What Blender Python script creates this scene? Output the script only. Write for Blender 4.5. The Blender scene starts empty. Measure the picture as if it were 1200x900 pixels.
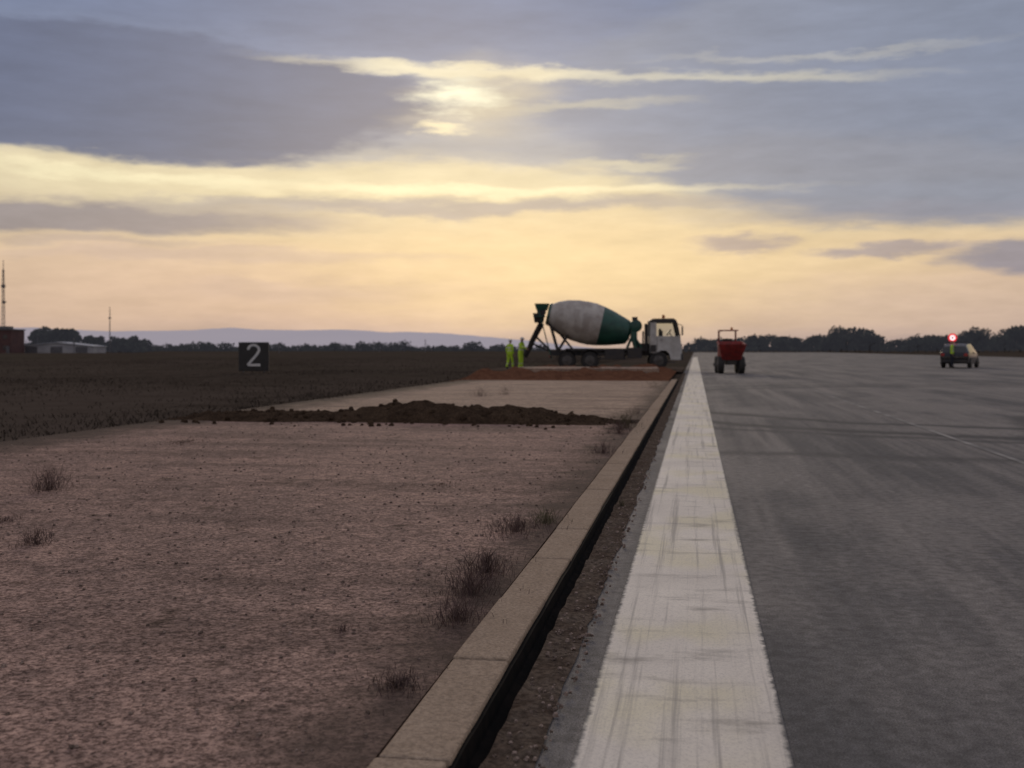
import bpy, bmesh, math, random
import numpy as np
from mathutils import Vector, Matrix, noise
random.seed(7); rng=np.random.default_rng(7)
S=bpy.context.scene
S.view_settings.view_transform='Standard'; S.view_settings.look='None'; S.view_settings.exposure=0; S.view_settings.gamma=1
R=math.radians
def lin(c):
    return tuple([((v/255)/12.92 if v/255<=0.04045 else ((v/255+0.055)/1.055)**2.4) for v in c])+(1.0,)
# ------------------------------------------------------------------ node helper
class NT:
    def __init__(s,tree): s.t=tree; s.n=tree.nodes; s.l=tree.links
    def put(s,sock,v):
        if v is None: return
        if hasattr(v,'is_output'): s.l.new(v,sock)
        else: sock.default_value=v
    def m(s,op,a,b=None,c=None,clamp=False):
        n=s.n.new('ShaderNodeMath'); n.operation=op; n.use_clamp=clamp
        s.put(n.inputs[0],a); s.put(n.inputs[1],b)
        if c is not None: s.put(n.inputs[2],c)
        return n.outputs[0]
    def vm(s,op,a,b=None,out=0):
        n=s.n.new('ShaderNodeVectorMath'); n.operation=op; s.put(n.inputs[0],a); s.put(n.inputs[1],b); return n.outputs[out]
    def noise(s,vec,scale,detail=3,rough=.55,color=False,dist=0):
        n=s.n.new('ShaderNodeTexNoise'); s.put(n.inputs['Vector'],vec)
        n.inputs['Scale'].default_value=scale; n.inputs['Detail'].default_value=detail
        n.inputs['Roughness'].default_value=rough; n.inputs['Distortion'].default_value=dist
        return n.outputs['Color' if color else 'Fac']
    def mr(s,v,a,b,c=0.,d=1.,smooth=True):
        n=s.n.new('ShaderNodeMapRange'); n.interpolation_type='SMOOTHSTEP' if smooth else 'LINEAR'
        s.put(n.inputs[0],v)
        for i,x in enumerate((a,b,c,d)): s.put(n.inputs[i+1],x)
        return n.outputs[0]
    def mix(s,f,a,b,mode='MIX'):
        n=s.n.new('ShaderNodeMix'); n.data_type='RGBA'; n.blend_type=mode
        s.put(n.inputs[0],f); s.put(n.inputs[6],a); s.put(n.inputs[7],b); return n.outputs[2]
    def comb(s,x,y,z=0.):
        n=s.n.new('ShaderNodeCombineXYZ'); s.put(n.inputs[0],x);s.put(n.inputs[1],y);s.put(n.inputs[2],z); return n.outputs[0]
    def sep(s,v):
        n=s.n.new('ShaderNodeSeparateXYZ'); s.put(n.inputs[0],v); return n.outputs
    def obj(s):
        n=s.n.new('ShaderNodeTexCoord'); return n.outputs['Object']
    def mapping(s,v,scale=(1,1,1),rot=(0,0,0)):
        n=s.n.new('ShaderNodeMapping'); s.put(n.inputs[0],v); n.inputs['Scale'].default_value=scale; n.inputs['Rotation'].default_value=rot
        return n.outputs[0]
    def bump(s,h,strength,dist):
        n=s.n.new('ShaderNodeBump'); n.inputs['Strength'].default_value=strength; n.inputs['Distance'].default_value=dist
        s.put(n.inputs['Height'],h); return n.outputs[0]
def newmat(name):
    m=bpy.data.materials.new(name); m.use_nodes=True
    return m,NT(m.node_tree),m.node_tree.nodes['Principled BSDF']
def simple(name,col,rough=.6,col2=None,scale=6,bump=0,metal=0,spec=.5,emit=None,es=0):
    m,t,b=newmat(name)
    o=t.obj()
    c2=col2 if col2 else tuple(x*.7 for x in col)
    n=t.noise(o,scale,3,.6)
    t.put(b.inputs['Base Color'],t.mix(t.mr(n,.35,.65),(*col,1),(*c2,1)))
    b.inputs['Roughness'].default_value=rough; b.inputs['Metallic'].default_value=metal
    b.inputs['Specular IOR Level'].default_value=spec
    if bump: t.put(b.inputs['Normal'],t.bump(n,bump,.02))
    if emit: b.inputs['Emission Color'].default_value=(*emit,1); b.inputs['Emission Strength'].default_value=es
    return m
# ------------------------------------------------------------------ world
W=bpy.data.worlds.new("World"); S.world=W; W.use_nodes=True
try: W.cycles.sampling_method='MANUAL'; W.cycles.sample_map_resolution=256
except Exception: pass
t=NT(W.node_tree); t.n.clear()
tc=t.n.new('ShaderNodeTexCoord'); D=t.sep(tc.outputs['Generated'])
az0=t.m('MULTIPLY',t.m('ARCTAN2',D[0],D[1]),57.2958)
el0=t.m('MULTIPLY',t.m('ARCSINE',D[2]),57.2958)
P0=t.comb(az0,el0)
wn=t.noise(t.vm('MULTIPLY',P0,(.09,.33,0)),1.0,3,.6,True)
wn2=t.noise(t.vm('ADD',t.vm('MULTIPLY',P0,(.33,1.5,0)),(0,0,3.7)),1.0,4,.65,True)
off=t.vm('ADD',t.vm('MULTIPLY',t.vm('SUBTRACT',wn,(.5,.5,.5)),(9.,1.7,0)),t.vm('MULTIPLY',t.vm('SUBTRACT',wn2,(.5,.5,.5)),(2.8,1.15,0)))
P=t.vm('ADD',P0,off); Psmall=t.vm('ADD',P0,t.vm('MULTIPLY',t.vm('SUBTRACT',wn2,(.5,.5,.5)),(4.5,2.2,0)))
el=t.sep(P)[1]
ramp=t.n.new('ShaderNodeValToRGB'); t.put(ramp.inputs[0],t.m('DIVIDE',el,90.0,clamp=True))
stops=[(0,(182,162,158)),(1.5,(202,175,158)),(3,(215,186,158)),(5,(226,199,162)),(7,(218,200,166)),(8.8,(212,200,174)),(10.3,(160,163,172)),(13,(134,144,170)),(17.5,(116,130,162)),(30,(162,160,174)),(90,(202,194,198))]
cr=ramp.color_ramp
while len(cr.elements)<len(stops): cr.elements.new(.5)
for e,(p,c) in zip(cr.elements,stops): e.position=p/90; e.color=lin(c)
col=ramp.outputs[0]
def blob(a0,e0,w,h,c,st,tilt=0,soft=.35,src=None):
    global col
    v=t.vm('SUBTRACT',src or P,(a0,e0,0))
    if tilt:
        x=t.sep(v); v=t.comb(x[0],t.m('MULTIPLY_ADD',x[0],-tilt,x[1]))
    q=t.vm('LENGTH',t.vm('MULTIPLY',v,(1/w,1/h,0)),None,1)
    col=t.mix(t.mr(q,1+soft,max(0,1-soft),0.,st),col,lin(c))
blob(-5,4.2,11,2.6,(240,213,163),.7,soft=.8)
blob(-30,3.4,9,1.8,(212,183,162),.6,soft=.7)
blob(12,2.2,8,1.2,(213,188,168),.5,soft=.7)
blob(-17,8.5,21,1.05,(226,211,174),.85,soft=.4)
blob(14,12.6,21,6.5,(134,142,162),.92,soft=.10)
blob(8,9.3,13,1.0,(146,148,160),.6,soft=.6,tilt=-.05)
blob(9,6.6,9,.5,(148,146,158),.5,soft=.6)
blob(-30.2,12.2,17.2,3.0,(98,108,136),.96,soft=.10)
blob(-22,16.4,16,1.2,(108,120,150),.7,soft=.6)
blob(-33,6.4,13,.8,(138,132,142),.85,soft=.4)
blob(-13,7.3,15,.40,(158,152,156),.75,soft=.6)
blob(-24,4.6,9,.35,(190,168,160),.5,soft=.7)
blob(-20,2.9,6,.5,(186,164,158),.4,soft=.7)
blob(-29,5.2,6,.22,(172,156,154),.5,soft=.7)
blob(-11,8.2,11,.24,(253,238,196),.85,soft=.8)
blob(-28,8.5,7,.22,(246,234,194),.75,soft=.8)
blob(-4,9.7,3,.25,(214,204,176),.7,soft=.7)
blob(-12,14.1,7.5,.34,(246,235,202),.9,tilt=-.05,soft=.6)
blob(1,13.5,8,.25,(208,203,186),.7,tilt=-.02,soft=.8)
blob(6,14.4,6,.16,(184,183,180),.55,soft=.8)
blob(-6,12.3,4,.22,(196,190,172),.6,soft=.8)
blob(-11.0,12.7,2.8,1.5,(214,200,170),.7,soft=.9)
blob(-12.2,12.9,1.7,.62,(255,250,220),1.0,soft=.85,src=Psmall)
blob(-13.2,11.35,1.1,.30,(252,236,194),.85,soft=.85,src=Psmall)
blob(2.4,5.3,1.9,.45,(168,154,156),.75,soft=.5)
blob(8.6,4.9,2.8,.33,(164,153,158),.8,soft=.5)
blob(14.5,4.3,3.2,.9,(140,138,154),.85,soft=.35)
b2=t.sep(wn2)[2]; b1=t.sep(wn)[2]
tex=t.m('MULTIPLY_ADD',b2,.34,t.m('MULTIPLY_ADD',b1,.34,.66))
col=t.vm('SCALE',col,None); t.l.new(tex,col.node.inputs['Scale'])
sky=t.n.new('ShaderNodeTexSky'); sky.sky_type='NISHITA'; sky.sun_disc=False
sky.sun_elevation=R(12.7); sky.sun_rotation=R(-12.7); sky.dust_density=3
col=t.mix(.06,col,t.mix(1.0,sky.outputs[0],(.05,.05,.05,1),'MULTIPLY'))
bg=t.n.new('ShaderNodeBackground'); t.put(bg.inputs[0],col); bg.inputs[1].default_value=1.0
wo=t.n.new('ShaderNodeOutputWorld'); t.l.new(bg.outputs[0],wo.inputs[0])
# sun lamp (veiled by cloud)
sl=bpy.data.lights.new('sun','SUN'); sl.energy=.75; sl.angle=R(12); sl.color=(1,.82,.60)
so=bpy.data.objects.new('sun',sl); S.collection.objects.link(so)
sd=Vector((math.sin(R(-12.7))*math.cos(R(12.7)),math.cos(R(-12.7))*math.cos(R(12.7)),math.sin(R(12.7))))
so.rotation_euler=sd.to_track_quat('Z','Y').to_euler(); so.location=(0,0,30)
# camera
cd=bpy.data.cameras.new('camera'); co=bpy.data.objects.new('camera',cd); S.collection.objects.link(co); S.camera=co
cd.sensor_width=36; cd.lens=36*1300/1200; cd.clip_end=12000; cd.clip_start=.05
co.location=(0,0,1.2); co.rotation_euler=(R(90),0,R(9.39)); cd.shift_y=-41/1200
cd.dof.use_dof=True; cd.dof.focus_distance=5.5; cd.dof.aperture_fstop=(cd.lens/1000)/.0125
# ------------------------------------------------------------------ mesh builder
class B:
    def __init__(s): s.v=[];s.f=[];s.m=[];s.mats=[]
    def mi(s,mat):
        if mat not in s.mats: s.mats.append(mat)
        return s.mats.index(mat)
    def add(s,vs,fs,mat):
        o=len(s.v); s.v+= [tuple(v) for v in vs]; i=s.mi(mat)
        for f in fs: s.f.append(tuple(o+k for k in f)); s.m.append(i)
    def box(s,c,d,mat,rot=None,taper=(1,1)):
        vs=[]
        for z in (-.5,.5):
            tx,ty=(1,1) if z<0 else taper
            for x,y in ((-.5,-.5),(.5,-.5),(.5,.5),(-.5,.5)): vs.append(Vector((x*d[0]*tx,y*d[1]*ty,z*d[2])))
        if rot is not None: vs=[rot@v for v in vs]
        vs=[v+Vector(c) for v in vs]
        s.add(vs,[(3,2,1,0),(4,5,6,7),(0,1,5,4),(1,2,6,5),(2,3,7,6),(3,0,4,7)],mat)
    def lathe(s,p0,p1,prof,mat,n=20,matf=None):
        p0=Vector(p0);p1=Vector(p1);ax=(p1-p0);L=ax.length;ax.normalize()
        u=ax.orthogonal().normalized();w=ax.cross(u)
        rings=[]
        for tt,r in prof:
            rings.append([p0+ax*(tt*L)+(u*math.cos(2*math.pi*k/n)+w*math.sin(2*math.pi*k/n))*r for k in range(n)])
        for i in range(len(rings)-1):
            mm=matf(prof[i][0]) if matf else mat
            s.add(rings[i]+rings[i+1],[(k,(k+1)%n,n+(k+1)%n,n+k) for k in range(n)],mm)
        s.add(rings[0],[tuple(reversed(range(n)))],matf(0) if matf else mat); s.add(rings[-1],[tuple(range(n))],matf(1) if matf else mat)
    def cyl(s,p0,p1,r,mat,n=10,r1=None): s.lathe(p0,p1,[(0,r),(1,r if r1 is None else r1)],mat,n)
    def prism(s,prof,y0,y1,mat):
        n=len(prof); vs=[(x,y0,z) for x,z in prof]+[(x,y1,z) for x,z in prof]
        s.add(vs,[tuple(range(n)),tuple(reversed(range(n,2*n)))]+[(k,k+n,(k+1)%n+n,(k+1)%n) for k in range(n)],mat)
    def obj(s,name,parent=None,smooth=None,bevel=0,loc=None,rot=0):
        me=bpy.data.meshes.new(name); me.from_pydata(s.v,[],s.f)
        for m in s.mats: me.materials.append(m)
        me.polygons.foreach_set('material_index',s.m); me.update()
        if smooth is not None:
            me.polygons.foreach_set('use_smooth',[True]*len(s.f))
            bm=bmesh.new(); bm.from_mesh(me); bmesh.ops.remove_doubles(bm,verts=bm.verts,dist=1e-4)
            bmesh.ops.recalc_face_normals(bm,faces=bm.faces)
            for e in bm.edges:
                e.smooth=not(len(e.link_faces)!=2 or e.calc_face_angle(0)>R(smooth))
            bm.to_mesh(me); bm.free()
        o=bpy.data.objects.new(name,me); S.collection.objects.link(o)
        if bevel:
            md=o.modifiers.new('bevel','BEVEL'); md.width=bevel; md.segments=2; md.limit_method='ANGLE'
        if parent: o.parent=parent
        if loc: o.location=loc
        o.rotation_euler=(0,0,rot)
        return o
def empty(name,loc,rot=0):
    e=bpy.data.objects.new(name,None); S.collection.objects.link(e); e.location=loc; e.rotation_euler=(0,0,rot); return e
def rot(ax,a): return Matrix.Rotation(R(a),3,ax)
def quickmesh(name,v,f,mat,loc=(0,0,0)):
    me=bpy.data.meshes.new(name); me.from_pydata(v,[],f); me.materials.append(mat); me.update()
    o=bpy.data.objects.new(name,me); S.collection.objects.link(o); o.location=loc; return o
def bladesmesh(name,base,h,w,lean,mat):
    n=len(base); a=rng.uniform(0,2*np.pi,n); dx=np.cos(a)*w/2; dy=np.sin(a)*w/2
    la=rng.uniform(0,2*np.pi,n); lx=np.cos(la)*lean*h; ly=np.sin(la)*lean*h
    v=np.zeros((n,5,3))
    v[:,0]=base+np.stack([-dx,-dy,-.01*np.ones(n)],1); v[:,1]=base+np.stack([dx,dy,-.01*np.ones(n)],1)
    mid=base+np.stack([lx*.35,ly*.35,h*.55],1)
    v[:,2]=mid+np.stack([dx*.7,dy*.7,0*h],1); v[:,3]=mid-np.stack([dx*.7,dy*.7,0*h],1)
    v[:,4]=base+np.stack([lx,ly,h],1)
    idx=np.arange(n)*5
    me=bpy.data.meshes.new(name)
    me.vertices.add(n*5); me.vertices.foreach_set('co',v.reshape(-1))
    me.loops.add(n*7); li=np.stack([idx,idx+1,idx+2,idx+3,idx+3,idx+2,idx+4],1).reshape(-1)
    me.loops.foreach_set('vertex_index',li)
    me.polygons.add(n*2); st=np.stack([np.arange(n)*7,np.arange(n)*7+4],1).reshape(-1)
    me.polygons.foreach_set('loop_start',st)
    me.update(calc_edges=True); me.validate()
    me.materials.append(mat)
    o=bpy.data.objects.new(name,me); S.collection.objects.link(o); return o
# ------------------------------------------------------------------ ground materials
def mat_ground():
    m,t,b=newmat('grass_soil'); o=t.obj()
    n1=t.noise(t.mapping(o,(1,.5,1)),.06,4,.65); n2=t.noise(o,.7,5,.75); n3=t.noise(t.mapping(o,(.012,.02,1)),1,4,.6)
    c=t.mix(t.mr(n2,.35,.65),(.040,.031,.024,1),(.072,.058,.046,1))
    c=t.mix(t.m('MULTIPLY',t.mr(n1,.42,.62),.6),c,(.085,.067,.054,1))
    c=t.mix(t.m('MULTIPLY',t.mr(n3,.42,.6),.6),c,(.060,.052,.036,1))
    t.put(b.inputs['Base Color'],c); b.inputs['Roughness'].default_value=1; b.inputs['Specular IOR Level'].default_value=0
    t.put(b.inputs['Normal'],t.bump(n2,.4,.1)); return m
def mat_asphalt():
    m,t,b=newmat('worn_asphalt'); o=t.obj()
    s1=t.noise(t.mapping(o,(1.1,.05,1)),1.,4,.65); s2=t.noise(t.mapping(o,(4.5,.10,1)),1.,4,.65)
    f=t.noise(o,150,2,.7); f2=t.noise(o,14,5,.75); big=t.noise(t.mapping(o,(.30,.13,1)),1,4,.65)
    c=t.mix(t.mr(s1,.36,.62),(.086,.084,.084,1),(.180,.166,.152,1))
    c=t.mix(t.m('MULTIPLY',t.mr(s2,.42,.64),.55),c,(.062,.061,.063,1))
    c=t.mix(t.m('MULTIPLY',t.mr(big,.46,.60),.65),c,(.205,.188,.170,1))
    for (cx,cy,rad,wd,stn) in ((9,27,12.2,.5,.9),(9,27,10.4,.45,.85),(9,28,13.8,.35,.7),(-3,-4,17.5,.45,.6),(22,14,17.5,.5,.7),(22,14,15.6,.45,.6)):
        dd=t.vm('LENGTH',t.vm('MULTIPLY',t.vm('SUBTRACT',o,(cx,cy,0)),(1,1,0)),None,1)
        dd=t.m('MULTIPLY_ADD',big,2.2,dd)
        k=t.mr(t.m('ABSOLUTE',t.m('SUBTRACT',dd,rad+1.1)),wd,0.,0.,stn); k=t.m('MULTIPLY',k,t.mr(s1,.3,.5))
        c=t.mix(k,c,(.042,.042,.044,1))
    g=t.mix(t.mr(f,.35,.65),(.6,.6,.6,1),(1.4,1.4,1.4,1)); c=t.mix(1.,c,g,'MULTIPLY')
    g=t.mix(t.mr(f2,.3,.7),(.68,.68,.68,1),(1.32,1.32,1.32,1)); c=t.mix(1.,c,g,'MULTIPLY')
    t.put(b.inputs['Base Color'],c); b.inputs['Roughness'].default_value=.85; b.inputs['Specular IOR Level'].default_value=.2
    t.put(b.inputs['Normal'],t.bump(f,.5,.006)); return m
def mat_concrete(name,ca,cb,dirt):
    m,t,b=newmat(name); o=t.obj()
    n1=t.noise(o,.5,4,.65); f=t.noise(o,48,4,.8); f2=t.noise(o,9,4,.75); n3=t.noise(t.mapping(o,(.35,1.6,1),(0,0,R(-38))),.8,4,.6)
    n4=t.noise(o,1.9,5,.7)
    c=t.mix(t.mr(n1,.35,.65),(*ca,1),(*cb,1))
    c=t.mix(t.m('MULTIPLY',t.mr(n3,.48,.62),.55),c,(*dirt,1))
    c=t.mix(t.m('MULTIPLY',t.mr(n4,.60,.72),.8),c,(dirt[0]*.5,dirt[1]*.5,dirt[2]*.45,1))
    c=t.mix(1.,c,t.mix(t.mr(f,.36,.64),(.36,.33,.33,1),(1.62,1.60,1.56,1)),'MULTIPLY')
    c=t.mix(1.,c,t.mix(t.mr(f2,.32,.68),(.7,.7,.7,1),(1.28,1.26,1.22,1)),'MULTIPLY')
    x=t.sep(o)[0]; wob=t.m('SUBTRACT',n4,.5)
    k1=t.mr(t.m('MULTIPLY_ADD',wob,1.3,x),-1.45,-.85,0.,.8); k2=t.mr(t.m('MULTIPLY_ADD',wob,2.4,x),-7.0,-8.3,0.,.92)
    c=t.mix(t.m('MAXIMUM',k1,k2),c,(.070,.052,.042,1))
    t.put(b.inputs['Base Color'],c); b.inputs['Roughness'].default_value=.95; b.inputs['Specular IOR Level'].default_value=.05
    t.put(b.inputs['Normal'],t.bump(f,.8,.014)); return m
def mat_soil(name,ca,cb,lo=.55,hi=1.35,sc=40,b1=.03):
    m,t,b=newmat(name); o=t.obj(); n=t.noise(o,4,5,.75); f=t.noise(o,sc,3,.7)
    c=t.mix(t.mr(n,.3,.7),(*ca,1),(*cb,1)); c=t.mix(1.,c,t.mix(t.mr(f,.3,.7),(lo,lo,lo,1),(hi,hi,hi,1)),'MULTIPLY')
    t.put(b.inputs['Base Color'],c); b.inputs['Roughness'].default_value=1; b.inputs['Specular IOR Level'].default_value=0
    t.put(b.inputs['Normal'],t.bump(f,.6,b1)); return m
def mat_paint():
    m,t,b=newmat('worn_white_paint'); o=t.obj()
    f=t.noise(o,110,3,.75); w=t.noise(t.mapping(o,(16,.22,1)),1,5,.7); c0=t.noise(t.mapping(o,(1.2,.8,1)),1,4,.6); y=t.noise(t.mapping(o,(1.2,.9,1)),1.1,3,.5)
    c=t.mix(t.mr(c0,.25,.75),(.80,.74,.63,1),(.64,.59,.51,1))
    c=t.mix(t.m('MULTIPLY',t.mr(y,.46,.64),.55),c,(.70,.64,.40,1))
    c=t.mix(t.m('MULTIPLY',t.mr(w,.50,.68),.75),c,(.30,.28,.25,1))
    c=t.mix(t.m('MULTIPLY',t.mr(f,.45,.65),.4),c,(.36,.34,.30,1))
    sp=t.noise(t.vm('ADD',t.mapping(o,(1.6,4.5,1)),(3.3,1,0)),1.0,5,.65); c=t.mix(t.m('MULTIPLY',t.mr(sp,.52,.76),.75),c,(.20,.185,.16,1))
    x=t.sep(o)[0]; e=t.m('ABSOLUTE',t.m('ADD',x,.037)); e=t.m('MULTIPLY_ADD',t.m('SUBTRACT',t.noise(o,18,4,.7),.5),.05,e)
    c=t.mix(t.mr(e,.295,.318),c,(.12,.118,.114,1))
    t.put(b.inputs['Base Color'],c); b.inputs['Roughness'].default_value=.85; b.inputs['Specular IOR Level'].default_value=.1
    t.put(b.inputs['Normal'],t.bump(f,.35,.004)); return m
G=mat_ground(); A=mat_asphalt(); 
C1=mat_concrete('concrete_near',(.305,.212,.178),(.230,.163,.140),(.135,.095,.082))
C2=mat_concrete('concrete_far',(.36,.275,.215),(.29,.222,.176),(.17,.125,.10))
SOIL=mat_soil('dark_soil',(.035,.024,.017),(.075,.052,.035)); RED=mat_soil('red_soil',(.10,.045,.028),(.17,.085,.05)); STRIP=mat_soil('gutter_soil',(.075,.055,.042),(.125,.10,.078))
KERB=mat_soil('kerb_concrete',(.31,.24,.175),(.37,.29,.215),.72,1.22,70,.012); PAINT=mat_paint()
SHADE=simple('kerb_gap_shade',(.006,.006,.006),.95,(.012,.010,.009),12,spec=.05)  # near-black colour imitating the shaded kerb face and the gap beside it
# ------------------------------------------------------------------ ground & paving
prof=[(-6500,0),(-300,0),(-60,0),(-8.62,0),(-8.5,-.15),(46,-.15),(46.1,0),(300,0),(6500,0)]
ys=[-60,0,20,80,300,1000,3000,6500]
v=[(x,y,z) for y in ys for x,z in prof]; n=len(prof)
quickmesh('ground',v,[(j*n+i,j*n+i+1,(j+1)*n+i+1,(j+1)*n+i) for j in range(len(ys)-1) for i in range(n-1)],G)
b=B(); b.box((22.7+.01,175,-.08),(46.58,470,.16),A); b.obj('runway')
b=B(); b.box((-4.69,6.5,-.06),(7.60,21.4,.22),C1); b.obj('concrete_shoulder')
b=B(); b.box((-4.69,29.1,-.055),(7.60,22.0,.22),C2); b.obj('concrete_shoulder')
def strip(name,x0,x1,y0,y1,z,mat,step=1.0):
    ys=np.arange(y0,y1+.01,step); v=[];f=[]
    for i,yy in enumerate(ys):
        v+=[(x0,yy,z),(x1,yy,z)]
        if i: f.append((2*i-2,2*i-1,2*i+1,2*i))
    return quickmesh(name,v,f,mat)
strip('runway_edge_line',-.352,.279,-3,165,.004,PAINT,4)
FAINT=simple('faded_line_paint',(.27,.26,.24),.85,(.13,.126,.12),.9,spec=.1)
strip('faded_line',3.37,3.45,2,34,.004,FAINT,2)
strip('faded_line',21.0,21.3,26,80,.004,FAINT,4)
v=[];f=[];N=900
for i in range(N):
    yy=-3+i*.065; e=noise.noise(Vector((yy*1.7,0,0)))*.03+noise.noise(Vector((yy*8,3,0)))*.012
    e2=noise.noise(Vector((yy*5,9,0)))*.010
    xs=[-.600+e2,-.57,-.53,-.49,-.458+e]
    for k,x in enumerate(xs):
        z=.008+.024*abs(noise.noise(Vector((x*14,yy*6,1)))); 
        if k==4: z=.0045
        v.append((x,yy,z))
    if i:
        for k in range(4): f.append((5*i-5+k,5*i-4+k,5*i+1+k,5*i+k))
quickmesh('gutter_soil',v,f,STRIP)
b=B(); yy=-3.
while yy<42:
    j=random.uniform(-.004,.004); h=.066+random.uniform(-.005,.005)
    b.box((-.774+j,yy+.49,-.14+(h+.14)/2),(.208,.988,h+.14),KERB,rot('Z',random.uniform(-.25,.25)))
    yy+=1.0
b.obj('kerb',bevel=.010)
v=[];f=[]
for i in range(700):   # near-black strip painting in the shade of the kerb face and gap
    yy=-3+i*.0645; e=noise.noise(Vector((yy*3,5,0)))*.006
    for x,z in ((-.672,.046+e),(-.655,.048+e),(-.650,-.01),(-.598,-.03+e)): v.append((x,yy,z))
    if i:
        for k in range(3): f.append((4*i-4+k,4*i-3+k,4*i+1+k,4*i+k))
quickmesh('kerb_gap_shade',v,f,SHADE)
# ------------------------------------------------------------------ heaps
def heap(name,x0,x1,y0,y1,hf,mat,res=.06,z0=.05):
    nx=int((x1-x0)/res)+1; ny=int((y1-y0)/res)+1; v=[];f=[]
    for j in range(ny):
        for i in range(nx):
            x=x0+(x1-x0)*i/(nx-1); y=y0+(y1-y0)*j/(ny-1); v.append((x,y,z0+hf(x,y)))
            if i and j: f.append(((j-1)*nx+i-1,(j-1)*nx+i,j*nx+i,j*nx+i-1))
    return quickmesh(name,v,f,mat)
def ridge(x,y):
    cy=17.45+.25*noise.noise(Vector((x*.5,0,4))); wd=.75+.2*noise.noise(Vector((x*.8,3,4)))
    Hh=(.11+.12*max(0,min(1,(x+6.3)/1.0)))*max(0,min(1,(x+8.5)/.8))*max(0,min(1,(-1.2-x)/1.6))
    Hh*=1+.40*noise.noise(Vector((x*.8,7,0)))+.35*noise.noise(Vector((x*2.6,2,0)))
    p=max(0,1-((y-cy)/wd)**2)
    q=noise.fractal(Vector((x*3.5,y*3.5,0)),.8,2.1,5)*.07
    return max(-.012,Hh*p**.6+(q if p>0 else 0)*min(1,p*3)-.01)
heap('soil_ridge',-8.6,-1.0,16.4,18.6,ridge,SOIL,.05)
def redf(x,y):
    e=min(1,max(0,(x+9.2)/1.2))*min(1,max(0,(-1.1-x)/.8))*min(1,max(0,(y-39.5)/2))*min(1,max(0,(63-y)/2))
    return e*(.10+.40*abs(noise.fractal(Vector((x*.55,y*.28,2)),.9,2,5)))-.01
heap('red_soil_heap',-9.4,-1.0,39.4,63,redf,RED,.16,.0)
def bedf(x,y):
    e=min(1,max(0,(x+13.5)/1.5))*min(1,max(0,(-.7-x)/.4))*min(1,max(0,(y-60.5)/1.5))*min(1,max(0,(76-y)/3))
    return e*(.02+.05*abs(noise.noise(Vector((x*.8,y*.6,5)))))-.01
heap('graded_earth',-13.5,-.7,60.5,76,bedf,STRIP,.25,-.01)
b=B(); b.box((-5.0,51.5,.16),(6.6,4.4,.36),C2,rot('Z',3)); b.obj('concrete_slab',bevel=.03)
b=B()
for k in range(320):
    x=random.uniform(-8.2,-1.1); y=17.4+random.gauss(0,.7); r=random.uniform(.010,.045)
    b.box((x,y,.06+ridge(x,y)*.9+r*.3),(r*2,r*1.6,r*1.4),SOIL,rot('Z',random.uniform(0,90))@rot('X',random.uniform(0,60)),(.6,.6))
b.obj('soil_clods')
PEB=simple('stones',(.30,.23,.19),.9,(.10,.075,.06),30,spec=.1)
b=B()
for k in range(2600):
    if random.random()<.85:
        x=random.uniform(-8.3,-.95); y=2.6+abs(random.gauss(0,1))*6; z=.05
    else: x=random.uniform(-.58,-.42); y=2.4+abs(random.gauss(0,1))*5; z=.012
    r=random.uniform(.003,.008)*(1+y*.05)
    b.box((x,y,z+r*.4),(r*2,r*1.6,r*1.3),PEB,rot('Z',random.uniform(0,90))@rot('X',random.uniform(0,60)),(.6,.6))
b.obj('loose_stones')
# ------------------------------------------------------------------ grass & weeds
GR=simple('dry_grass',(.066,.053,.042),.95,(.038,.030,.024),.35,spec=.05)
GR2=simple('dry_weed',(.125,.085,.075),.95,(.065,.045,.042),9,spec=.05)
GR3=simple('green_weed',(.105,.098,.055),.9,(.060,.048,.034),6,spec=.05)
n=90000
u=rng.random(n); yy=9+(u**1.8)*130; xx=-8.30-np.abs(rng.random(n)**1.4)*(12+yy*.75)
msk=np.array([noise.noise(Vector((a*.18,c*.12,0)))+noise.noise(Vector((a*.9,c*.7,5)))*.6 for a,c in zip(xx,yy)])
keep=msk>rng.uniform(-.6,.8,n); xx,yy,msk=xx[keep],yy[keep],msk[keep]; n=len(xx)
hh=rng.uniform(.02,.075,n)*(1+np.clip(msk,0,1)*1.1); ww=rng.uniform(.010,.022,n)*(1+yy*.012)
bladesmesh('grass_field',np.stack([xx,yy,np.zeros(n)],1),hh,ww,rng.uniform(.3,1.6,n),GR)
def weed(name,x,y,rad,h,cnt,mat=GR2,z=.05,w=.0032):
    cnt=int(cnt*1.0)
    a=rng.uniform(0,2*np.pi,cnt); r=rad*np.abs(rng.normal(0,.6,cnt)); 
    base=np.stack([x+r*np.cos(a),y+r*np.sin(a)*1.6,np.full(cnt,z)],1)
    up=rng.random(cnt)<.5; base[up,2]+=rng.random(up.sum())*h*.5
    hh=rng.uniform(.15,.75,cnt)*h*np.exp(-(r/(rad*1.1))**2)+.006
    return bladesmesh(name,base,hh,rng.uniform(.5,1.3,cnt)*w,rng.uniform(.2,1.8,cnt),mat)
for (x,y,r,h,c,mt) in [(-5.2,8.3,.18,.25,380,GR2),(-3.84,6.0,.12,.11,220,GR2),(-4.55,6.75,.15,.04,160,GR2),(-6.2,12.7,.36,.04,300,SOIL),(-2.13,9.2,.25,.015,160,SOIL),
    (-5.1,26.2,.3,.34,200,GR2),(-4.7,27.4,.2,.28,120,GR2),(-1.42,4.35,.05,.025,60,GR2),(-1.2,33,.4,.35,160,GR3)]:
    weed('weed_clump',x,y,r,h,c,mt)
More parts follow.
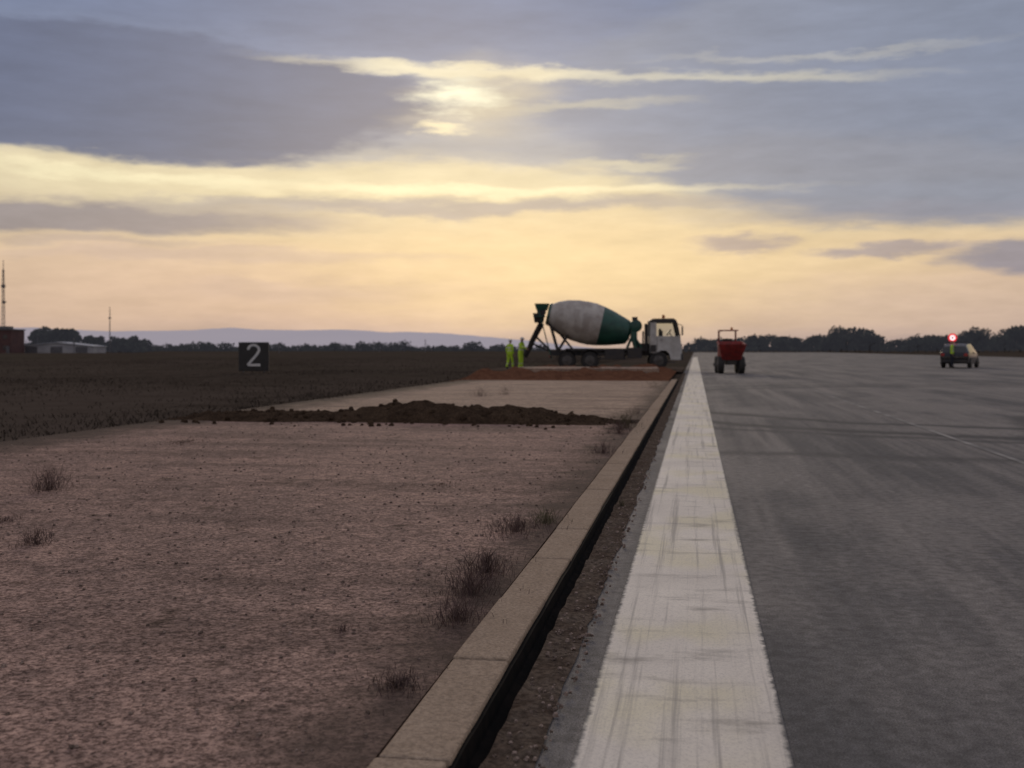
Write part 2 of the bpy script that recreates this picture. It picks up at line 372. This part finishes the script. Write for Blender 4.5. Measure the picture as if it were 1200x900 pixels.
for (x,y,r,h,c,mt) in [(-1.0,3.65,.13,.06,240,GR2),(-1.0,4.6,.16,.10,330,GR2),(-1.04,5.1,.18,.13,420,GR2),(-1.06,5.6,.18,.15,420,GR2),(-1.12,6.9,.26,.12,480,GR2),(-.98,7.25,.16,.12,220,GR3),
    (-1.0,12.2,.2,.18,260,GR2),(-1.04,15.2,.30,.26,400,GR2),(-1.0,16.2,.28,.30,400,GR3),(-1.04,19.6,.3,.18,160,GR2)]:
    weed('kerb_weeds',x,y,r,h,c,mt)
weed('gutter_weeds',-.55,8.4,.05,.05,60,GR3,.02)
# ------------------------------------------------------------------ distant setting
FOL=simple('distant_foliage',(.036,.042,.030),1,(.020,.024,.018),.25,spec=0,emit=(.32,.32,.40),es=.06)  # faint bluish emission on the leaves stands in for distance haze
BARK=simple('bark',(.06,.045,.035),.95)
def treemass(name,trees,leaf=.55):
    V=[];F=[]
    Bt=B()
    for (x,y,h,w) in trees:
        nl=int(240*(h/6)*(w/5)); lobes=[(random.uniform(-.36,.36)*w,random.uniform(-.3,.3)*w,random.uniform(.30,.80)*h,random.uniform(.16,.30)*w) for _ in range(8)]
        lobes.append((0,0,h*.8,w*.22))
        for _ in range(nl):
            l=random.choice(lobes); d=Vector((random.gauss(0,1),random.gauss(0,1),random.gauss(0,1))).normalized()*l[3]*random.uniform(.55,1.12)
            c=Vector((x+l[0]+d.x,y+l[1]+d.y,max(.3,l[2]+d.z*.8))); s=leaf*random.uniform(.5,1.3)
            a=Vector((random.gauss(0,1),random.gauss(0,1),random.gauss(0,1))).normalized(); bb=a.orthogonal().normalized(); k=len(V)
            V.extend([c+a*s,c+bb*s*.8,c-a*s*.8,c-bb*s]); F.append((k,k+1,k+2,k+3))
        Bt.cyl((x,y,0),(x,y,h*.5),.05*h*.5,BARK,6,.03*h*.5)
        for l in lobes[:4]: Bt.cyl((x,y,h*.3),(x+l[0],y+l[1],l[2]),.04*h*.3,BARK,5,.02)
        for _ in range(int(nl*.25)):
            c=Vector((x+random.uniform(-.8,.8)*w,y+random.uniform(-1,1)*2,random.uniform(.1,.35)*h)); s=leaf*random.uniform(.6,1.4)
            a=Vector((random.gauss(0,1),random.gauss(0,1),random.gauss(0,1))).normalized(); bb=a.orthogonal().normalized(); k=len(V)
            V.extend([c+a*s,c+bb*s*.8,c-a*s*.8,c-bb*s]); F.append((k,k+1,k+2,k+3))
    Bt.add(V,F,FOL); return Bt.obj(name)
def place(d,s): return (-.1632*d+.9866*s,.9866*d+.1632*s)
tr=[]
def prof_h(a):
    pts=[(.15,4.2),(.177,5),(.204,5.2),(.223,6.3),(.254,5.4),(.273,5.0),(.288,7.8),(.308,9.2),(.323,7.8),(.335,4.2),(.354,5.0),(.377,7.0),(.40,5.6),(.415,8.4),(.438,6.0),(.45,9.2),(.51,9),(.7,8)]
    for (a0,ha),(c,hc) in zip(pts,pts[1:]):
        if a0<=a<=c: return ha+(hc-ha)*(a-a0)/(c-a0)
    return 6
ang=.16
while ang<.62:
    d=random.uniform(400,450); h=prof_h(ang)*d/420*random.uniform(.80,1.12); x,y=place(d,ang*d); tr.append((x,y,h,h*random.uniform(.9,1.4)))
    ang+=random.uniform(.0035,.0075)
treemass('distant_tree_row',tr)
tr=[]
for k in range(26):
    d=random.uniform(360,385); ang=random.uniform(-.43,-.395); x,y=place(d,ang*d); tr.append((x,y,random.uniform(6.0,9.2),random.uniform(3.5,6)))
for k in range(18):
    d=random.uniform(360,385); ang=random.uniform(-.385,-.33); x,y=place(d,ang*d); tr.append((x,y,random.uniform(4.0,6.2),random.uniform(4,6)))
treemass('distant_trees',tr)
tr=[]; ang=-.47
while ang<.03:
    d=random.uniform(560,640); x,y=place(d,ang*d); h=random.uniform(1.8,3.6)*(1.4 if random.random()<.15 else 1); tr.append((x,y,h,h*random.uniform(1.8,3.6)))
    ang+=random.uniform(.003,.010)
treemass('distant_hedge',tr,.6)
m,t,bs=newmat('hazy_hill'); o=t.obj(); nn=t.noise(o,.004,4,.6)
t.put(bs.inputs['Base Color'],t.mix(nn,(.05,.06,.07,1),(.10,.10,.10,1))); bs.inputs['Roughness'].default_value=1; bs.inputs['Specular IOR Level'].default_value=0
bs.inputs['Emission Color'].default_value=lin((152,144,153)); bs.inputs['Emission Strength'].default_value=.94  # emission paints the pale distance haze into the hill material
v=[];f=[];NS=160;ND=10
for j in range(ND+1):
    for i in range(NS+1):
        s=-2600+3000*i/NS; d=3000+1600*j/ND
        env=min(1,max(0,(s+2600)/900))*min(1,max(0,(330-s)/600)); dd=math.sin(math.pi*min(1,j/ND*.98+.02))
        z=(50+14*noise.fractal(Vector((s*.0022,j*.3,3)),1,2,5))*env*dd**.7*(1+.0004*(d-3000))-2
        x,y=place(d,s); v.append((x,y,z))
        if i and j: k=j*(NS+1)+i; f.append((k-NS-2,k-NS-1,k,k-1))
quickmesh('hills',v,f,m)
WALLD=simple('brick_wall',(.10,.05,.045),.9,(.07,.035,.035),1); WHITE=simple('white_wall',(.36,.36,.37),.8,(.28,.28,.30),.3); ROOFG=simple('metal_roof',(.36,.38,.42),.6,(.30,.31,.34),.5); DG=simple('dark_glass',(.02,.025,.03),.15,(.03,.03,.04),1); STEEL=simple('steel',(.12,.12,.13),.6,(.07,.07,.08),2)
e=empty('airfield_building',(-204.5,301,0),R(9))
b=B(); b.box((0,0,3.4),(11,9,6.8),WALLD); b.obj('walls',e)
b=B(); b.box((0,0,6.95),(11.6,9.6,.3),STEEL); b.box((2,0,7.5),(3,3,.9),STEEL); b.obj('roof',e)
b=B()
for fl in (1.6,4.8):
    for k in range(4): b.box((-4+k*2.6,-4.52,fl),(1.3,.08,1.2),DG)
b.obj('windows',e); b=B(); b.box((4.6,-4.53,1.05),(1,.1,2.1),STEEL); b.obj('door',e)
e=empty('white_hangar',(-192,314,0),R(9))
b=B(); b.prism([(-11,0),(11.5,0),(11.5,1.9),(.25,3.0),(-11,1.9)],-5,5,WHITE); b.obj('walls',e)
b=B(); b.prism([(-11.3,1.92),(.25,3.06),(11.8,1.92),(11.8,2.1),(.25,3.35),(-11.3,2.1)],-5.3,5.3,ROOFG); b.obj('roof',e); b=B()
for k in range(3): b.box((-7.4+k*7.6,-5.03,.95),(3.6,.08,1.9),STEEL)
b.obj('door',e)
def mast(name,x,y,h,w):
    b=B()
    for a in range(3):
        an=a*2.094; b.cyl((x+w*math.cos(an),y+w*math.sin(an),0),(x+.35*w*math.cos(an),y+.35*w*math.sin(an),h*.9),.08,STEEL,5)
    zz=0
    while zz<h*.88:
        q=1-.65*zz/(h*.9); z2=zz+1.2; q2=1-.65*z2/(h*.9)
        for a in range(3):
            a1=a*2.094; a2=(a+1)*2.094
            b.cyl((x+w*q*math.cos(a1),y+w*q*math.sin(a1),zz),(x+w*q2*math.cos(a2),y+w*q2*math.sin(a2),z2),.04,STEEL,4)
        zz=z2
    b.cyl((x,y,h*.85),(x,y,h),.1,STEEL,5); b.box((x,y,h*.72),(1.2,.4,.8),STEEL); b.box((x+.3,y,h*.55),(1.0,.4,.6),STEEL); return b.obj(name)
x,y=place(335,-.4585*335); mast('radio_mast',x,y,28,.7)
x,y=place(350,-.3625*350); b=B(); b.cyl((x,y,0),(x,y,14.5),.22,STEEL,8,.1); b.box((x,y,11),(.7,.3,.5),STEEL); b.obj('antenna_mast')
for k in range(14):
    d=random.uniform(300,520); x,y=place(d,random.uniform(-.44,-.05)*d); b=B(); b.cyl((x,y,0),(x,y,random.uniform(3,5)),.12,STEEL,5); b.box((x,y,2.9),(.9,.15,.12),STEEL); b.obj('utility_pole')
# ------------------------------------------------------------------ distance sign "2"
BLK=simple('black_panel',(.012,.012,.013),.5,(.018,.018,.02),3); WHT=simple('white_letter',(.62,.62,.60),.5,(.5,.5,.5),4)
e=empty('distance_remaining_sign',(-21.9,52.9,0),R(14))
b=B(); b.box((0,0,.82),(1.5,.16,1.45),BLK); b.obj('panel',e,bevel=.03)
b=B(); 
for x in (-.5,.5): b.cyl((x,0,-.05),(x,0,.12),.05,STEEL,8)
b.box((0,0,-.01),(1.6,.4,.06),C2); b.obj('legs',e)
b=B(); pts=[]
for k in range(9): a=R(170-k*22); pts.append((.27*math.cos(a),1.15+.25*math.sin(a)))
pts+= [(.16,.93),(-.02,.72),(-.27,.42)]
wd=.06
for i,((x0,z0),(x1,z1)) in enumerate(zip(pts,pts[1:])):
    dx,dz=x1-x0,z1-z0; L=math.hypot(dx,dz); 
    b.box(((x0+x1)/2,-.088-.0006*i,(z0+z1)/2),(L+.06,.012,wd*2),WHT,Matrix.Rotation(-math.atan2(dz,dx),3,'Y'))
b.box((.02,-.097,.40),(.62,.012,.12),WHT); b.obj('numeral',e)
# ------------------------------------------------------------------ mixer truck
TW=simple('truck_white',(.50,.50,.48),.45,(.36,.35,.33),2); TG=simple('truck_green',(.018,.085,.06),.45,(.012,.055,.042),2); TD=simple('truck_dark',(.022,.022,.025),.6,(.035,.03,.026),3)
DR=simple('drum_grey',(.46,.44,.40),.55,(.30,.27,.24),1.4); TY=simple('tyre',(.018,.018,.018),.85,(.03,.028,.026),4); RIM=simple('rim',(.09,.085,.08),.6,(.05,.045,.04),5); ORG=simple('lamp_orange',(.5,.15,.02),.3); REDP=simple('lamp_red',(.4,.02,.02),.3)
GLS,tt_,bb_=newmat('glass'); bb_.inputs['Base Color'].default_value=(.55,.6,.6,1); bb_.inputs['Transmission Weight'].default_value=1; bb_.inputs['IOR'].default_value=1.02
nn=tt_.noise(tt_.obj(),2,2); tt_.put(bb_.inputs['Roughness'],tt_.mr(nn,.2,.8,.01,.06))
CGL=simple('tinted_glass',(.03,.035,.04),.08,(.04,.045,.05),1)
def wheel(b,x,y,r,w,side,ax='y'):
    p=(lambda t:(x,y+side*t,r)) if ax=='y' else (lambda t:(x+side*t,y,r))
    b.lathe(p(-w/2),p(w/2),[(0,r*.6),(0.02,r*.9),(.15,r),(.85,r),(.98,r*.9),(1,r*.6)],TY,28)
    b.lathe(p(w/2-.04),p(w/2+.02),[(0,r*.58),(.6,r*.58),(1,r*.42)],RIM,20)
    b.lathe(p(w/2),p(w/2+.07),[(0,r*.2),(1,r*.16)],RIM,12)
T=empty('concrete_mixer_truck',(-10.25,64.0,.03),R(6))
b=B()
for y in (-.42,.42): b.box((5.6,y,.93),(7.4,.1,.28),TD)
for x in (2.2,3.5,5,6.2,7.4,9): b.box((x,0,.93),(.12,.8,.2),TD)
for x in (2.9,4.2,8.15): b.cyl((x,-1,.52),(x,1,.52),.1,TD)
b.box((5.6,-1.0,.85),(1.1,.5,.55),TD); b.cyl((5.1,.95,.85),(6.3,.95,.85),.3,RIM,16)
b.box((6.75,-1.05,.95),(.8,.35,.6),TD); b.box((7.2,.3,1.25),(.9,1.4,.5),TD)
b.box((5.5,-1.2,.62),(1.6,.04,.1),TD); b.box((5.5,-1.2,.9),(1.6,.04,.08),TD)
for x in (2.9,4.2):
    for s in (-1,1):
        for k in range(8):
            a=R(15+k*21.5); b.box((x+.62*math.cos(a),s*.98,.52+.62*math.sin(a)),(.26,.56,.03),TD,Matrix.Rotation(R(90)-a,3,'Y'))
b.box((1.95,0,.75),(.08,2.2,.16),TD); b.box((1.9,-.85,.75),(.05,.3,.12),REDP); b.box((1.9,.85,.75),(.05,.3,.12),REDP)
b.obj('chassis',T,bevel=.01)
b=B()
for x in (2.9,4.2):
    for s in (-1,1): wheel(b,x,s*.95,.52,.5,s)
for s in (-1,1): wheel(b,8.1,s*1.03,.52,.32,s)
b.obj('wheels',T,smooth=35)
b=B(); p0=(1.75,0,3.22);p1=(6.55,0,2.10)
pr=[(0,.60),(.03,.68),(.035,.64),(.10,.86),(.20,1.05),(.33,1.19),(.42,1.22),(.425,1.235),(.55,1.235),(.555,1.22),(.64,1.16),(.76,1.02),(.90,.80),(.97,.68),(1,.38)]
b.lathe(p0,p1,pr,DR,40,lambda q: TG if q>=.64 or q<.03 else DR); b.obj('drum',T,smooth=30)
b=B()
for s in (-1,1):
    b.cyl((2.35,s*.55,1.05),(1.9,s*.45,2.65),.08,TD); b.cyl((2.35,s*.55,1.05),(3.0,s*.62,2.1),.07,TD); b.cyl((3.3,s*.55,1.05),(2.1,s*.5,2.5),.06,TD)
    b.cyl((6.9,s*.5,1.05),(6.65,s*.45,2.0),.09,TG); b.cyl((7.3,s*.5,1.05),(6.75,s*.45,1.9),.07,TG); b.cyl((6.3,s*.5,1.05),(6.6,s*.45,1.8),.06,TG)
b.box((6.75,0,1.9),(.35,1.0,.6),TG); b.box((5.1,0,1.14),(4.6,1.5,.14),TD)
b.lathe((6.85,-.55,2.5),(6.85,.6,2.5),[(0,.22),(.05,.36),(.95,.36),(1,.22)],TG,18)
b.box((6.8,-.3,2.92),(.3,.4,.2),TD); b.cyl((7.25,-.7,1.0),(7.25,-.7,2.2),.05,TD)
b.obj('drum_frame',T,smooth=40)
b=B()
b.box((1.42,0,3.62),(.62,.75,.38),TG,None,(1.35,1.3)); b.box((1.4,0,3.35),(.5,.7,.25),TD)
b.box((1.25,0,2.98),(.5,.6,.55),TD,None,(1.4,1.3))
def trough(a,c,w,mat):
    a=Vector(a);c=Vector(c);ax=(c-a).normalized();sd_=Vector((0,1,0)); up=ax.cross(sd_).normalized()
    if up.z<0: up=-up
    n=8; ring=lambda p,q:[p+sd_*(math.cos(math.pi+math.pi*k/n)*w*q)+up*(math.sin(math.pi+math.pi*k/n)*w*q) for k in range(n+1)]
    r=ring(a,1)+ring(c,.9)+ring(a,.88)+ring(c,.78); m=n+1
    fs=[(k,k+1,m+k+1,m+k) for k in range(n)]+[(2*m+k,3*m+k,3*m+k+1,2*m+k+1) for k in range(n)]+[(0,m,3*m,2*m),(n,2*m+n,3*m+n,m+n)]
    b.add(r,fs,mat)
trough((1.25,0,2.75),(.65,-.05,1.55),.34,TD); trough((.72,-.05,1.62),(.30,-.1,.75),.30,TD)
b.cyl((1.9,0,1.1),(.95,0,2.0),.06,TD); b.cyl((2.0,0,1.0),(.85,0,1.5),.05,TD)
for y in (-.75,-.4): b.cyl((2.0,y,.6),(1.25,y,3.4),.03,TG,6)
for k in range(9): q=k/8; b.cyl((2.0-.75*q,-.75,.6+2.8*q),(2.0-.75*q,-.4,.6+2.8*q),.02,TG,5)
b.box((1.35,-.6,3.05),(.6,.5,.04),TG)
b.obj('chute',T)
b=B()
b.prism([(8.02,.95),(7.64,.95),(7.62,1.9),(9.33,1.9),(9.42,1.1),(9.40,.55),(8.78,.55),(8.72,.9),(8.5,1.08),(8.2,1.08)],-1.18,1.18,TW)
b.prism([(7.62,2.68),(9.16,2.68),(9.1,2.82),(8.95,2.92),(7.78,2.90),(7.62,2.8)],-1.17,1.17,TD)
for s in (-1,1):
    b.prism([(7.63,1.9),(7.98,1.9),(7.98,2.68),(7.63,2.68)],s*1.12-.05,s*1.12+.05,TW)
    b.prism([(9.25,1.9),(9.34,1.9),(9.17,2.68),(9.08,2.68)],s*1.12-.05,s*1.12+.05,TD)
b.box((8.3,.62,2.1),(.12,.5,.5),TD); b.box((8.3,-.62,2.02),(.12,.5,.4),TD)
b.cyl((9.0,.6,1.9),(8.85,.6,2.12),.03,TD); b.lathe((8.84,.6,2.12),(8.80,.6,2.15),[(0,.22),(1,.22)],TD,16)
b.obj('cab',T,bevel=.03)
b=B()
for s in (-1,1):
    y=s*1.14; b.add([(7.98,y,1.9),(9.25,y,1.9),(9.08,y,2.68),(7.98,y,2.68)],[(0,1,2,3)],GLS)
b.add([(9.13,-1.05,2.68),(9.30,-1.08,1.9),(9.30,1.08,1.9),(9.13,1.05,2.68)],[(0,1,2,3)],GLS)
b.obj('windows',T)
b=B(); b.box((9.42,0,.72),(.14,2.36,.36),TD); b.box((9.44,0,1.3),(.04,1.7,.3),TD)
for s in (-1,1):
    b.box((9.49,s*.85,.75),(.04,.32,.18),TW); b.cyl((9.2,s*1.2,2.6),(9.42,s*1.42,2.5),.02,TD,6); b.box((9.42,s*1.42,2.2),(.08,.2,.5),TD)
    b.box((8.02,s*1.192,1.4),(.02,.012,.9),TD); b.box((8.25,s*1.2,1.7),(.16,.03,.03),TD); b.box((8.85,s*1.1,.42),(.4,.2,.05),TD)
    b.box((7.8,s*1.19,1.2),(.34,.02,.4),TD)
b.lathe((8.4,-.8,2.93),(8.4,-.8,3.13),[(0,.09),(.7,.09),(1,.05)],ORG,12)
b.box((7.48,.6,1.8),(.14,.3,1.7),TD); b.cyl((7.45,-.7,1.0),(7.45,-.7,2.6),.07,TD)
b.obj('cab_fittings',T,bevel=.01)
# ------------------------------------------------------------------ site dumper
RD=simple('dumper_red',(.26,.022,.018),.55,(.15,.018,.015),4)
U=empty('site_dumper',(1.68,55.9,.0),R(4))
b=B()
lo=[(-.46,-.85,.66),(.46,-.85,.66),(.46,.0,.66),(-.46,.0,.66)]; hi=[(-.66,-1.30,1.42),(.66,-1.30,1.42),(.63,.18,1.58),(-.63,.18,1.58)]
il=[(x*.9,y*.9-.03,z+.06) for x,y,z in lo]; ih=[(x*.93,(y+.58)*.93-.58,z) for x,y,z in hi]
b.add(lo+hi+il+ih,[(3,2,1,0)]+[(k,(k+1)%4,4+(k+1)%4,4+k) for k in range(4)]+[(8,9,10,11)]+[(8+(k+1)%4,8+k,12+k,12+(k+1)%4) for k in range(4)]+[(4+k,4+(k+1)%4,12+(k+1)%4,12+k) for k in range(4)],RD)
for x in (-.3,0,.3): b.box((x,-1.10,1.02),(.05,.06,.72),RD,rot('X',32))
b.obj('skip',U)
b=B()
for s in (-1,1): wheel(b,s*.50,-.55,.42,.30,s,'x'); wheel(b,s*.50,1.15,.42,.28,s,'x')
b.obj('wheels',U,smooth=35)
b=B(); b.box((0,.3,.55),(.45,2.2,.25),TD); b.box((0,1.45,.95),(.95,.75,.7),RD,None,(.9,.85)); b.box((0,1.0,1.12),(.5,.45,.12),TD); b.box((0,1.22,1.45),(.5,.1,.55),TD)
b.box((0,.45,.95),(.4,.18,.5),RD); b.cyl((0,.5,1.15),(0,.62,1.48),.025,TD); b.lathe((0,.6,1.46),(0,.61,1.49),[(0,.17),(1,.17)],TD,16)
b.box((0,1.15,.6),(.9,.5,.06),TD); b.cyl((.25,1.6,1.1),(.25,1.6,1.7),.03,TD)
b.obj('chassis',U,bevel=.02)
b=B()
for s in (-1,1): b.cyl((s*.42,1.35,.8),(s*.42,1.35,2.1),.045,RD); b.cyl((s*.42,1.35,2.1),(s*.36,.45,2.12),.04,RD)
b.box((0,.9,2.13),(.92,1.05,.05),RD); b.lathe((.2,1.1,2.15),(.2,1.1,2.3),[(0,.06),(.7,.06),(1,.03)],ORG,10)
b.obj('roll_frame',U)
# ------------------------------------------------------------------ people
SKIN=simple('skin',(.35,.2,.14),.6,(.3,.17,.12),8); HV=simple('hi_vis_yellow',(.46,.68,.03),.7,(.34,.54,.02),4); NAVY=simple('navy_cloth',(.02,.022,.035),.9); BOOT=simple('boots',(.02,.015,.012),.7); REF=simple('reflective_tape',(.6,.6,.58),.4); HAIR=simple('hair',(.03,.02,.015),.9); HELM=simple('helmet_white',(.6,.6,.58),.4)
def skinmesh(verts,edges,rad,root=0,sub=2):
    me=bpy.data.meshes.new('tmp'); me.from_pydata(verts,edges,[]); o=bpy.data.objects.new('tmp',me); S.collection.objects.link(o)
    o.modifiers.new('s','SKIN'); u=o.modifiers.new('u','SUBSURF'); u.levels=sub
    for i,r in enumerate(rad):
        me.skin_vertices[0].data[i].radius=(r,r) if not isinstance(r,tuple) else r
        me.skin_vertices[0].data[i].use_root=(i==root)
    dg=bpy.context.evaluated_depsgraph_get(); r=bpy.data.meshes.new_from_object(o.evaluated_get(dg)); bpy.data.objects.remove(o); return r
def person(name,loc,rz,arms,legs,lean,top,trous,head,sc=1.0):
    P=empty(name,loc,rz); P.scale=(sc,)*3
    ch=Vector((0,-lean,1.36)); v=[(0,0,.94),(0,-lean*.4,1.12),tuple(ch),(0,-lean*1.15,1.49),(0,-lean*1.3,1.56)]; r=[(.16,.125),(.155,.115),(.18,.125),(.065,.065),(.055,.055)]
    ed=[(0,1),(1,2),(2,3),(3,4)]
    hands=[]
    for s,(elb,wr) in zip((-1,1),arms):
        k=len(v); v+=[(s*.18,-lean,1.42),tuple(elb),tuple(wr)]; r+=[.075,.056,.038]; ed+=[(2,k),(k,k+1),(k+1,k+2)]; hands.append((Vector(elb),Vector(wr),s))
    for s,(kn,an) in zip((-1,1),legs):
        k=len(v); an=Vector(an); v+=[(s*.10,0,.88),tuple(kn),tuple(an),(an.x+s*.01,an.y-.15,an.z-.055)]; r+=[.11,.08,.06,(.042,.035)]; ed+=[(0,k),(k,k+1),(k+1,k+2),(k+2,k+3)]
    me=skinmesh(v,ed,r)
    for m in (top,trous,BOOT,SKIN,REF): me.materials.append(m)
    for p in me.polygons:
        z=p.center.z; x=abs(p.center.x)
        if z<.13: i=2
        elif z<.93: i=1
        elif z>1.50 and x<.09: i=3
        else: i=0
        if top is HV and x<.2 and (1.07<z<1.12 or 1.24<z<1.29): i=4
        if trous is HV and (.30<z<.35): i=4
        for _,w,_s in hands:
            if (p.center-w).length<.045: i=3
        p.material_index=i; p.use_smooth=True
    o=bpy.data.objects.new('body',me); S.collection.objects.link(o); o.parent=P
    for el_,w,s in hands:
        d=(w-el_).normalized(); sd_=d.cross(Vector((0,1,.2))).normalized(); nrm=d.cross(sd_).normalized()
        hm=[skinmesh([tuple(w),tuple(w+d*.05),tuple(w+d*.085)],[(0,1),(1,2)],[(.026,.02),(.036,.018),(.034,.016)],0,1)]
        for q,L in zip((-.03,-.01,.01,.03),(.062,.075,.07,.055)):
            a=w+d*.075+sd_*q; hm.append(skinmesh([tuple(a),tuple(a+d*L*.55+nrm*.006),tuple(a+d*L*.9+nrm*.025)],[(0,1),(1,2)],[.0095,.009,.007],0,1))
        a=w+d*.03+sd_*(-.028*s); hm.append(skinmesh([tuple(a),tuple(a+d*.03-sd_*.03*s),tuple(a+d*.06-sd_*.035*s+nrm*.01)],[(0,1),(1,2)],[.012,.010,.008],0,1))
        for k,h in enumerate(hm):
            h.materials.append(SKIN); oo=bpy.data.objects.new('hand' if k==0 else 'finger',h); S.collection.objects.link(oo); oo.parent=P
    hb=B(); c=Vector((0,-lean*1.4-.012,1.645)); n=16; rings=[]
    for i in range(1,12):
        a=math.pi*i/12; z=-math.cos(a)*.118; rad=math.sin(a); jaw=.80 if i<4 else (.92 if i<6 else 1)
        rings.append([c+Vector((math.cos(2*math.pi*k/n)*.077*rad*jaw,math.sin(2*math.pi*k/n)*.096*rad*(jaw if i<5 else 1),z)) for k in range(n)])
    for i in range(10):
        hb.add(rings[i]+rings[i+1],[(k,(k+1)%n,n+(k+1)%n,n+k) for k in range(n)],HAIR if i>=7 and head!='helmet' else SKIN)
    hb.add(rings[0],[tuple(reversed(range(n)))],SKIN); hb.add(rings[-1],[tuple(range(n))],HAIR)
    hb.lathe(c+Vector((0,-.088,.012)),c+Vector((0,-.112,-.028)),[(0,.008),(1,.016)],SKIN,8)
    hb.box(c+Vector((0,-.088,-.058)),(.045,.01,.010),REDP)
    for s in (-1,1):
        hb.box(c+Vector((s*.03,-.0885,.008)),(.022,.01,.010),BOOT); hb.box(c+Vector((s*.079,.0,-.008)),(.012,.035,.055),SKIN)
    hb.obj('head',P,smooth=50)
    if head=='helmet':
        h=B(); h.lathe(c+Vector((0,0,.035)),c+Vector((0,0,.15)),[(0,.125),(.08,.118),(.3,.112),(.65,.09),(.9,.045),(1,.01)],HELM,20); h.box(c+Vector((0,-.12,.04)),(.13,.08,.012),HELM); h.obj('helmet',P,smooth=40)
    return P
stand=[((-.11,-.02,.50),(-.12,.02,.09)),((.11,-.03,.50),(.13,.0,.09))]
stride=[((-.10,-.12,.50),(-.11,-.16,.09)),((.10,.02,.50),(.12,.16,.10))]
hang=[((-.24,.03,1.15),(-.25,-.05,.90)),((.24,.03,1.15),(.25,-.05,.90))]
reach=[((-.22,-.14,1.20),(-.14,-.36,1.20)),((.24,-.12,1.18),(.12,-.34,1.12))]
person('construction_worker',(-9.95,63.2,.03),R(70),reach,stand,.06,HV,HV,'helmet',1.04)
person('construction_worker',(-10.65,63.6,.03),R(150),hang,stride,.03,HV,HV,'helmet',.98)
person('airfield_worker',(15.85,73.0,.0),R(70),hang,stand,.0,HV,NAVY,'hair',.98)
# ------------------------------------------------------------------ car
CP=simple('car_black',(.012,.012,.015),.25,(.016,.016,.02),2); HLW=simple('headlamp',(.6,.6,.6),.2)
K=empty('parked_car',(16.75,74.9,0),R(90-22))
st=[(-2.12,.45,.82,.86,.78,.70),(-2.06,.34,.94,1.0,.84,.74),(-1.88,.3,.98,1.36,.86,.67),(-1.6,.28,.98,1.50,.87,.64),(-.6,.27,.96,1.55,.88,.64),(0,.27,.95,1.54,.88,.64),(.45,.27,.94,1.44,.88,.63),(1.05,.27,.93,1.0,.87,.72),(1.7,.3,.86,.92,.84,.70),(2.05,.36,.74,.80,.80,.64),(2.14,.42,.62,.66,.74,.60)]
b=B()
def ring(s):
    x,zb,zt,zr,w,wr=s; h=[(w*.94,zb),(w,(zb+zt)/2),(w*.975,zt),(wr,zr-.03),(wr*.6,zr),(0,zr+.01)]
    return [(x,y,z) for y,z in h]+[(x,-y,z) for y,z in reversed(h[:-1])]
for i in range(len(st)-1):
    a=ring(st[i]);c=ring(st[i+1]);n=len(a)
    for k in range(n-1):
        side=k in (2,n-4); roof=k in (3,4,5,6)
        g=(side and 2<=i<=6) or (roof and i in (1,6))
        b.add([a[k],a[k+1],c[k+1],c[k]],[(0,1,2,3)],CGL if g else CP)
    b.add([a[0],c[0],c[-1],a[-1]],[(0,1,2,3)],TD)
b.add(ring(st[0]),[tuple(range(11))],CP); b.add(ring(st[-1]),[tuple(reversed(range(11)))],CP)
b.obj('body',K,smooth=32)
b=B()
for x in (-1.3,1.32):
    for s in (-1,1): wheel(b,x,s*.78,.33,.22,s)
b.obj('wheels',K,smooth=35)
b=B()
for s in (-1,1):
    b.box((-2.10,s*.68,.84),(.06,.22,.16),REDP); b.box((2.08,s*.58,.66),(.08,.26,.12),HLW); b.box((.75,s*1.0,1.0),(.12,.18,.13),CP); b.box((-.2,s*.60,1.60),(1.6,.03,.03),TD)
b.box((-2.14,0,.70),(.02,.52,.12),RIM); b.box((-2.13,0,.45),(.1,1.5,.16),TD)
b.obj('fittings',K,bevel=.01)
EMR=simple('lit_red',(.5,.02,.02),.4,emit=(1,.05,.06),es=.75); EMW=simple('lit_white',(.8,.7,.7),.4,emit=(1,.72,.72),es=1.5)
b=B(); b.box((-.6,0,1.62),(.25,1.1,.05),TD); b.cyl((-.6,.35,1.6),(-.6,.35,1.75),.03,TD)
b.lathe((-.62,.35,1.92),(-.54,.35,1.92),[(0,.28),(1,.28)],TD,24)
def annulus(x,r0,r1,mat,n=28):
    b.add([(x,.35+r*math.cos(6.2832*k/n),1.92+r*math.sin(6.2832*k/n)) for r in (r0,r1) for k in range(n)],[(k,(k+1)%n,n+(k+1)%n,n+k) for k in range(n)],mat)
annulus(-.626,.17,.27,EMR); annulus(-.627,.07,.165,EMW)
b.obj('signal_lamp',K)
